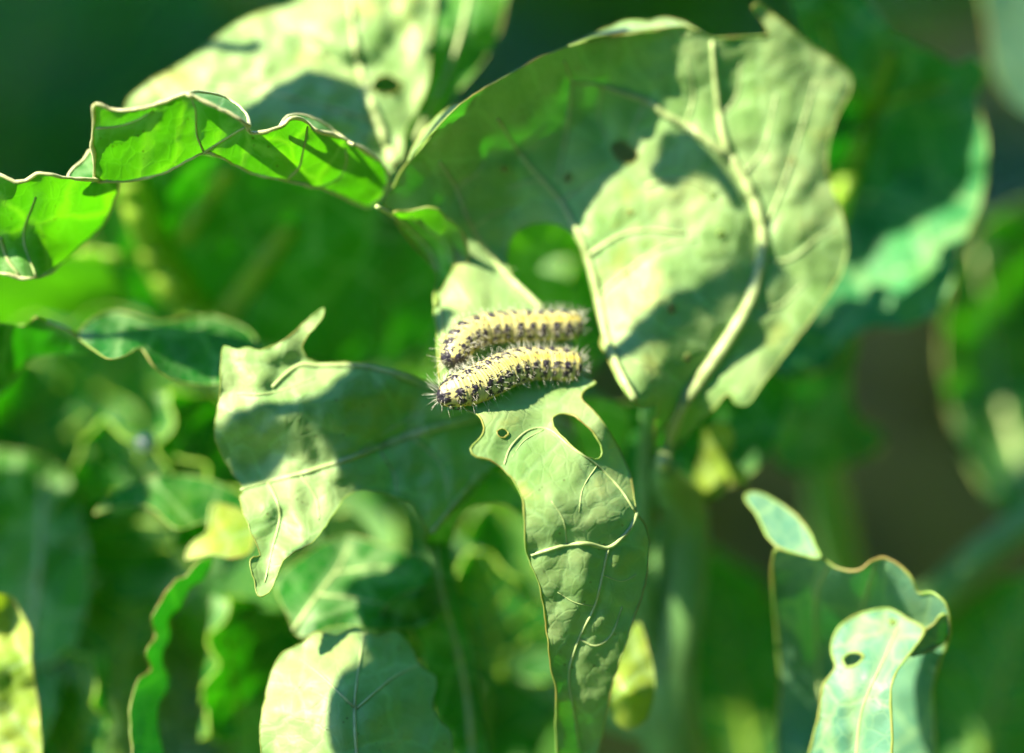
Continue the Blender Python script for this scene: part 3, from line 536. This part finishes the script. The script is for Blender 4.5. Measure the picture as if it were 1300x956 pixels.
    for s, t, r in spots:
        if r > .012 and rr.random() < .6: hair(s, t, rr.uniform(.05, .15), .002)
    for _ in range(150): hair(rr.uniform(.02, 1), rr.choice((-1, 1)) * rr.uniform(1.5, 2.5), rr.uniform(.08, .19), .0021)
    for _ in range(80): hair(rr.uniform(.02, 1), rr.uniform(-1.4, 1.4), rr.uniform(.05, .15), .0016)
    for _ in range(30): hair(rr.uniform(0, .03), rr.uniform(-math.pi, math.pi), rr.uniform(.10, .26), .0021)
    for _ in range(30): hair(rr.uniform(.96, 1), rr.uniform(-2.4, 2.4), rr.uniform(.10, .2), .002)
    h = mesh('hair', V, Fh, M_HAIR, root); h['kind'] = 'stuff'
    # three pairs of true legs, five pairs of prolegs under the belly
    for s in (.09, .14, .19):
        for sg in (-1, 1):
            i = int(s * NS); a = ce[i] + (-up[i] * .72 + sg * sd2[i] * .42) * rb[i]; b = a + (-up[i] * .35 + sg * sd2[i] * .28 - T[i] * .1) * rb[i]; c = b + (-up[i] * .2 - sg * sd2[i] * .12 - T[i] * .15) * rb[i]
            v, f = tube([a, b, c], [.026, .018, .006], 7); mesh('leg', v, f, M_CLAW, root)
    for s in (.42, .50, .58, .66, .95):
        for sg in (-1, 1):
            i = int(s * NS); a = ce[i] + (-up[i] * .6 + sg * sd2[i] * .45) * rb[i]; b = a + (-up[i] * .32 + sg * sd2[i] * .05) * rb[i]; c = b - up[i] * .1 * rb[i]
            v, f = tube([a, b, c], [.06, .05, .045], 9); mesh('proleg', v, f, M_PRO, root)
    return root
caterpillar([(555,499,0),(566,500,0),(580,496,0),(600,490,0),(622,480,0),(645,469,0),(668,463,0),(692,462,0),(716,463,0),(738,466,0)], [11,16,21,23.5,24,23,22,21,21,17],
            'front caterpillar in sharp focus, its black spotted head raised to the left', 21)
caterpillar([(574,467,0),(575,456,0),(580,443,0),(592,428,0),(612,419,0),(640,415,0),(668,414,0),(695,414,0),(718,413,0),(736,411,0)], [11,16,19,20,20.5,20.5,20.5,20,19,15],
            'rear caterpillar lying behind the other one, head turned down', 33)

# ------------------------------------------------------------------ other plants
backleft = empty('cabbage_plant', None, 'pale cabbage plant out of focus behind the rolled leaf, top left', 'cabbage plant', None)
leaf(backleft, [([(160,135),(180,112),(215,90),(245,72),(275,48),(310,25),(345,12),(375,5),(400,-25),(470,-60),(548,-30),(547,60),(543,105),(530,140),(515,165),(508,205),(480,225),(400,200),(330,200),(240,190),(170,170)],
                 [(160,135,2.6),(275,48,3.0),(375,5,3.4),(470,-60,3.8),(548,-30,3.6),(543,105,3.0),(508,205,2.6),(330,200,2.2),(350,110,2.5),(440,60,2.8)], [ell(490,108,20,12)])], M_PALE, 'pale leaf with one round hole', step=10, edge=1.2, pucker=.3, crease=.1,
     veins=[('midrib',[(500,210),(478,150),(455,80),(440,-40)],14,6),('vein',[(480,155),(430,140),(350,120),(260,110)],7,3),('vein',[(465,110),(400,60),(350,25)],6,3)], seed=30)
leaf(backleft, [([(545,-40),(640,-40),(637,30),(625,60),(600,95),(570,130),(545,165),(520,195),(502,240),(495,200),(520,140),(545,100)], [(545,-40,4),(640,-40,4.2),(625,60,3.9),(545,165,3.4),(502,240,3.2),(560,60,3.3)])], M_LEAF, 'green leaf edge on beside the pale one', step=10, edge=1.1, pucker=.2, veins=[('midrib',[(505,230),(540,150),(580,60),(600,-30)],9,5)])
stalk(backleft, [(502,225,3.0),(500,300,6),(470,420,10),(440,560,16)], [.16,.24,.3,.4], 'stalk')
b0 = p1(440,560,16); v, f = tube(spline([tuple(b0), tuple(b0 * (1, 1, .5)), (b0[0], b0[1], -1)], 1), .55, 12); mesh('stem', v, f, M_STALK, backleft)

right = empty('cabbage_plant', None, 'dark green cabbage plant out of focus at the right edge', 'cabbage plant')
C = [(1000,-30),(1075,-30),(1108,8),(1120,22),(1135,42),(1160,55),(1190,68),(1215,80),(1235,72),(1252,90),(1250,106),(1240,122),(1246,150),(1253,180),(1250,230),(1240,270),(1226,300),(1216,330),(1205,370),(1185,400),(1150,415),(1110,415),(1080,430),(1060,460),(1000,480),(975,440),(1030,330),(1035,100)]
leaf(right, [(C, [(1000,-30,4.0),(1075,-30,4),(1135,42,4.2),(1235,72,4.4),(1252,180,4.6),(1226,300,4.8),(1150,415,4.6),(1000,480,4.6),(1030,330,5.2),(1035,100,5.2),(1120,200,6.2),(1180,220,6.0),(1100,330,5.6)])], M_MID, 'dark leaf with a broad pale rib and wavy yellow edge', step=10, edge=1.6, pucker=.3, crease=.1,
     veins=[('midrib',[(1050,300),(1064,262),(1086,200),(1110,130),(1132,62)],30,14),('vein',[(1106,150),(1070,100),(1045,30)],14,7),('vein',[(1112,140),(1150,122),(1200,108)],9,5)], vmat=M_RIB)
leaf(right, [([(1045,415),(1088,425),(1080,480),(1090,530),(1116,545),(1121,566),(1095,582),(1055,595),(1000,598),(975,560),(990,480)], [(1045,415,5.6),(1088,425,5.6),(1116,555,7.2),(1000,598,7.4),(975,560,7.0),(1040,500,6.5)])], M_MID, 'bluish leaf curling down', step=10, edge=1.5, pucker=.2)
leaf(right, [([(1252,-30),(1330,-30),(1335,150),(1290,135),(1265,98),(1254,40)], [(1252,-30,8),(1330,-30,9),(1335,150,8),(1265,98,7.5)])], M_SKYTINT, 'bluish leaf at the top right corner', step=14, edge=1.5)
leaf(right, [([(1212,330),(1240,290),(1280,265),(1340,255),(1340,700),(1270,650),(1222,570),(1195,450)], [(1212,330,9),(1340,255,11),(1340,700,9),(1222,570,8.4),(1270,450,10.5)])], M_SHADED, 'dark leaf at the right edge', step=14, edge=1.5, pucker=.4, veins=[('midrib',[(1330,690),(1270,500),(1240,320)],14,6)])
leaf(right, [([(770,520),(830,505),(930,470),(1000,480),(985,560),(940,610),(900,622),(850,642),(800,645),(775,590)], [(770,520,4.2),(930,470,4.6),(985,560,4.6),(850,642,3.9),(800,645,3.9),(880,560,5)])], M_SHADED, 'leaf behind the stalks, darkened in colour for shade', step=11, edge=1.1, pucker=.25)
leaf(right, [([(876,632),(884,600),(893,572),(896,545),(912,536),(930,545),(930,565),(920,578),(935,590),(950,606),(945,616),(925,612),(912,630)], [(876,632,4.2),(912,536,3.2),(950,606,3.2),(912,630,3.9),(905,590,3.8)])], M_YELL, 'small sunlit leaf tip', step=7, edge=1.6)
stalk(right, [(1052,305,5.4),(1030,400,7.5),(1040,560,10),(1080,800,13)], [.16,.22,.3,.4], 'stalk')
stalk(right, [(1340,640,7),(1250,702,7.4),(1180,770,8),(1080,870,12)], [.26,.27,.28,.4], 'stalk')
b0 = p1(1080,840,12.6); v, f = tube(spline([tuple(b0), tuple(b0 * (1, 1, .5)), (b0[0], b0[1], -1)], 1), .6, 12); mesh('stem', v, f, M_STALK, right)

low = empty('cabbage_plant', None, 'low cabbage plant with a curled bluish leaf, bottom right', 'cabbage plant')
J1 = [(946,630),(955,625),(972,630),(990,640),(1010,655),(1027,675),(1036,695),(1042,708),(1015,704),(990,696),(975,682),(962,655)]
J2 = [(985,698),(1002,702),(1022,704),(1038,703),(1048,712),(1065,722),(1090,724),(1105,713),(1120,708),(1140,716),(1158,735),(1166,753),(1182,752),(1200,766),(1206,790),(1204,812),(1195,835),(1185,870),(1175,985),(1000,985),(990,850)]
J3 = [(1030,985),(1040,905),(1046,868),(1060,848),(1055,822),(1062,801),(1080,785),(1105,776),(1130,774),(1152,786),(1174,800),(1168,812),(1155,830),(1140,850),(1132,870),(1122,985)]
J4 = [(1172,802),(1186,792),(1196,780),(1203,782),(1204,800),(1198,815),(1180,826),(1155,832),(1162,818)]
leaf(low, [(J1, [(946,630,2.2),(990,640,2.2),(1036,695,1.6),(990,696,1.55),(1015,680,1.8)]), (J2, [(985,698,1.6),(1042,705,1.5),(1090,724,1.4),(1120,708,1.4),(1166,753,1.4),(1206,790,1.3),(1195,850,1.8),(1080,790,3.0),(1020,800,2.8),(1000,985,3.4),(1175,985,3),(1150,800,2.4)]),
           (J3, [(1030,985,1.3),(1055,822,1.3),(1105,776,1.6),(1174,800,1.25),(1140,850,.8),(1122,985,.6),(1095,860,.8)], [[(1070,836),(1084,828),(1096,833),(1089,843),(1075,847)], ell(1133,790,4,3)]), (J4, [(1172,802,1.25),(1203,782,1.3),(1198,815,1.5),(1155,832,1.0)])],
     M_SKYTINT, None, step=7, edge=1.9, pucker=.09, crease=.05, veins=[('vein',[(1060,980),(1040,860),(1035,760),(1050,718)],6,3,1),('vein',[(1090,980),(1080,850),(1095,770),(1110,716)],6,3,1),('vein',[(1085,980),(1095,900),(1125,830),(1140,795)],4,2,2)], seed=17)
stalk(low, [(1085,975,2.5),(1060,1100,5),(1040,1300,9)], [.12,.2,.3], 'stalk')
b0 = p1(1040,1300,9); v, f = tube(spline([tuple(b0), tuple(b0 * (1, 1, .5)), (b0[0], b0[1], -1)], 1), .5, 12); mesh('stem', v, f, M_STALK, low)

lowleft = empty('cabbage_plant', None, 'mostly shaded cabbage plant out of focus, bottom left', 'cabbage plant')
leaf(lowleft, [([(-40,585),(30,575),(80,600),(110,680),(112,760),(92,830),(60,930),(20,985),(-40,985)], [(-40,585,5.5),(80,600,5.5),(112,760,4.6),(20,985,3.8),(-40,985,4.4),(40,760,5)])], M_LEAF, 'broad green leaf in the bottom left corner', step=11, edge=1.1, pucker=.3, veins=[('midrib',[(30,980),(35,850),(50,720),(55,610)],14,6)])
leaf(lowleft, [([(120,652),(160,618),(210,603),(260,608),(300,625),(322,642),(300,700),(262,664),(225,672),(190,645),(155,642)], [(120,652,2.8),(210,603,3.2),(322,642,3),(300,700,2.6),(225,672,2.4)])], M_SHADED, 'small dark leaf with a chewed lower edge', step=9, edge=1.1, pucker=.15)
leaf(lowleft, [([(236,710),(245,688),(262,677),(270,640),(290,642),(310,650),(322,670),(318,700),(300,708),(265,704)], [(236,710,2.0),(270,640,2.3),(322,670,2.3),(300,708,1.9)])], M_YELL, 'little yellow leaf lit by the sun', step=8, edge=1.8)
leaf(lowleft, [([(270,708),(252,714),(236,732),(222,738),(206,760),(192,786),(198,806),(186,828),(192,848),(174,866),(166,905),(178,985),(206,985),(200,900),(214,866),(205,836),(216,806),(214,786),(230,768),(240,748),(258,736)], [(268,710,2.0),(205,764,1.7),(199,812,1.9),(172,866,1.6),(205,985,1.8),(214,800,2.5),(240,750,2.2)])], M_MID, 'narrow curled leaf', step=6, jag=2.2, pucker=.16, edge=1.2)
leaf(lowleft, [([(-30,765),(10,755),(25,775),(38,800),(40,835),(45,985),(-30,985)], [(-30,765,2),(38,800,2.1),(45,985,1.7),(-30,985,1.6)])], M_YELL, 'yellow green leaf at the left edge', step=9, edge=1.1, pucker=.3)
stalk(lowleft, [(50,985,4),(120,1080,6),(200,1250,9)], [.2,.25,.4], 'stalk')
stalk(lowleft, [(0,505,8),(100,540,9),(170,590,11),(240,680,14),(300,900,20)], [.13,.15,.16,.17,.2], 'stalk')
b0 = p1(200,1240,9); v, f = tube(spline([tuple(b0), tuple(b0 * (1, 1, .5)), (b0[0], b0[1], -1)], 1), .5, 12); mesh('stem', v, f, M_STALK, lowleft)

# small white thing among the dark leaves
def pebble():
    m, n, L, out = new_mat('white_pebble'); pb = n.new('ShaderNodeBsdfPrincipled'); nz = n.new('ShaderNodeTexNoise'); nz.inputs['Scale'].default_value = 600
    r = n.new('ShaderNodeValToRGB'); r.color_ramp.elements[0].color = (.3, .33, .3, 1); r.color_ramp.elements[1].color = (.6, .62, .58, 1); L(nz.outputs[0], r.inputs[0]); L(r.outputs[0], pb.inputs['Base Color']); L(pb.outputs[0], out.inputs[0])
    c = p1(185,562,3.2); V = []; F = []
    for i in range(13):
        for j in range(20):
            a, b = math.pi * i / 12, 2 * math.pi * j / 20; k = .15 * (1 + .12 * noise.noise((math.cos(b) * math.sin(a), math.sin(b) * math.sin(a), math.cos(a))))
            V.append(c + k * np.array((math.sin(a) * math.cos(b), math.sin(a) * math.sin(b) * .9, .85 * math.cos(a))))
    F = [(i * 20 + j, i * 20 + (j + 1) % 20, (i + 1) * 20 + (j + 1) % 20, (i + 1) * 20 + j) for i in range(12) for j in range(20)]
    o = mesh('pebble', V, F, m); o['label'] = 'small round white thing blurred among the dark leaves at left'; o['category'] = 'pebble'
pebble()

# ------------------------------------------------------------------ leaves further back
def rosette(x, y, n, size, h, mat, label, seed, lean=.5):
    rr = random.Random(seed); root = empty('cabbage_plant', None, label, 'cabbage plant', 'cabbage plants in the background')
    v, f = tube([(x, y, -1), (x + .5, y, h * .5), (x, y, h)], [1.1, .9, .7], 12); mesh('stem', v, f, M_STALK, root)
    for i in range(n):
        a = i * 2.4 + rr.uniform(-.3, .3); el = R(18 + 55 * i / n + rr.uniform(-8, 8)); z = h * (.25 + .75 * i / n)
        dr = np.array((math.cos(a) * math.cos(el), math.sin(a) * math.cos(el), math.sin(el))); L_ = size * rr.uniform(.8, 1.1)
        b = np.array((x, y, z)); s0 = b + dr * size * .28
        v, f = tube([b, b + dr * size * .15 - (0, 0, .3), s0], [.55, .42, .34], 9)
        lf = free_leaf(root, s0, s0 + dr * L_, L_ * rr.uniform(.62, .8), (-dr[0] * dr[2], -dr[1] * dr[2], 1 - dr[2] ** 2 + .05), mat if rr.random() < .7 else M_LEAF, sag=rr.uniform(.05, .22), ruffle=rr.uniform(.6, 1.2), cup=rr.uniform(.1, .35), seed=rr.uniform(0, 20), veins=True)
        mesh('petiole', v, f, M_STALK, lf)
    return root
rosette(-14, 26, 13, 17, 24, M_SHADED, 'shaded cabbage plant deep behind the rolled leaf at left', 1)
rosette(-32, 60, 13, 20, 24, M_SKYTINT, 'cabbage plant tinted blue green for skylight, far back in the top left corner', 2)
rosette(4, 66, 13, 20, 22, M_SKYTINT, 'cabbage plant tinted blue green for skylight, far back behind the big leaf', 3)
rosette(34, 62, 12, 20, 20, M_SHADED, 'dark cabbage plant far back in the top right corner', 4)
rosette(-9, 15, 12, 14, 16, M_SHADED, 'dark cabbage plant low down below the torn leaf', 5)

# hedges added out of view: left one shades the beds behind, others block skylight
def shade_hedge(x0, y0, x1, y1, hh, n, label, seed):
    rr = random.Random(seed); root = empty('shade_hedge', None, label, 'shade_hedge', 'hedges added out of view to cut light')
    for k in range(9):
        t = (k + .3) / 9; x, y, h = x0 + (x1 - x0) * t, y0 + (y1 - y0) * t, hh * .85 + rr.uniform(-10, 15)
        v, f = tube([(x, y, -2), (x + rr.uniform(-3, 3), y + 2, h * .5), (x, y, h)], [2.6, 2.0, .8], 9); mesh('trunk', v, f, M_STALK, root)
    V, F, U = [], [], []
    for _ in range(n):
        t = rr.random(); c = np.array((x0 + (x1 - x0) * t + rr.gauss(0, 9), y0 + (y1 - y0) * t + rr.gauss(0, 4), hh * rr.random() ** .8)); a = np.array([rr.gauss(0, 1) for _ in range(3)]); a /= np.linalg.norm(a)
        b = np.cross(a, [rr.gauss(0, 1) for _ in range(3)]); b /= np.linalg.norm(b); n_ = np.cross(a, b); l_ = rr.uniform(4.5, 8); w_ = l_ * .33; o = len(V)
        V += [c - a * l_, c + b * w_ - a * .2 * l_, c + a * l_ - n_ * .2 * l_, c - b * w_ - a * .2 * l_, c + n_ * .12 * l_]
        U += [(x[1] * .1, x[2] * .1) for x in V[-5:]]
        F += [(o, o + 1, o + 4), (o + 1, o + 2, o + 4), (o + 2, o + 3, o + 4), (o + 3, o, o + 4)]
    fo = mesh('foliage', V, F, M_SHADED, root, uv=U); fo['kind'] = 'stuff'
shade_hedge(-100, -4, -100, 160, 205, 7000, 'tall leafy row added left of the bed, out of view, to shade the plants behind', 9)
shade_hedge(-70, -100, 150, -100, 240, 11000, 'tall leafy row added behind the camera to block skylight', 12)
shade_hedge(120, -90, 120, 150, 190, 9000, 'leafy row added right of the bed, out of view, to block skylight', 15)
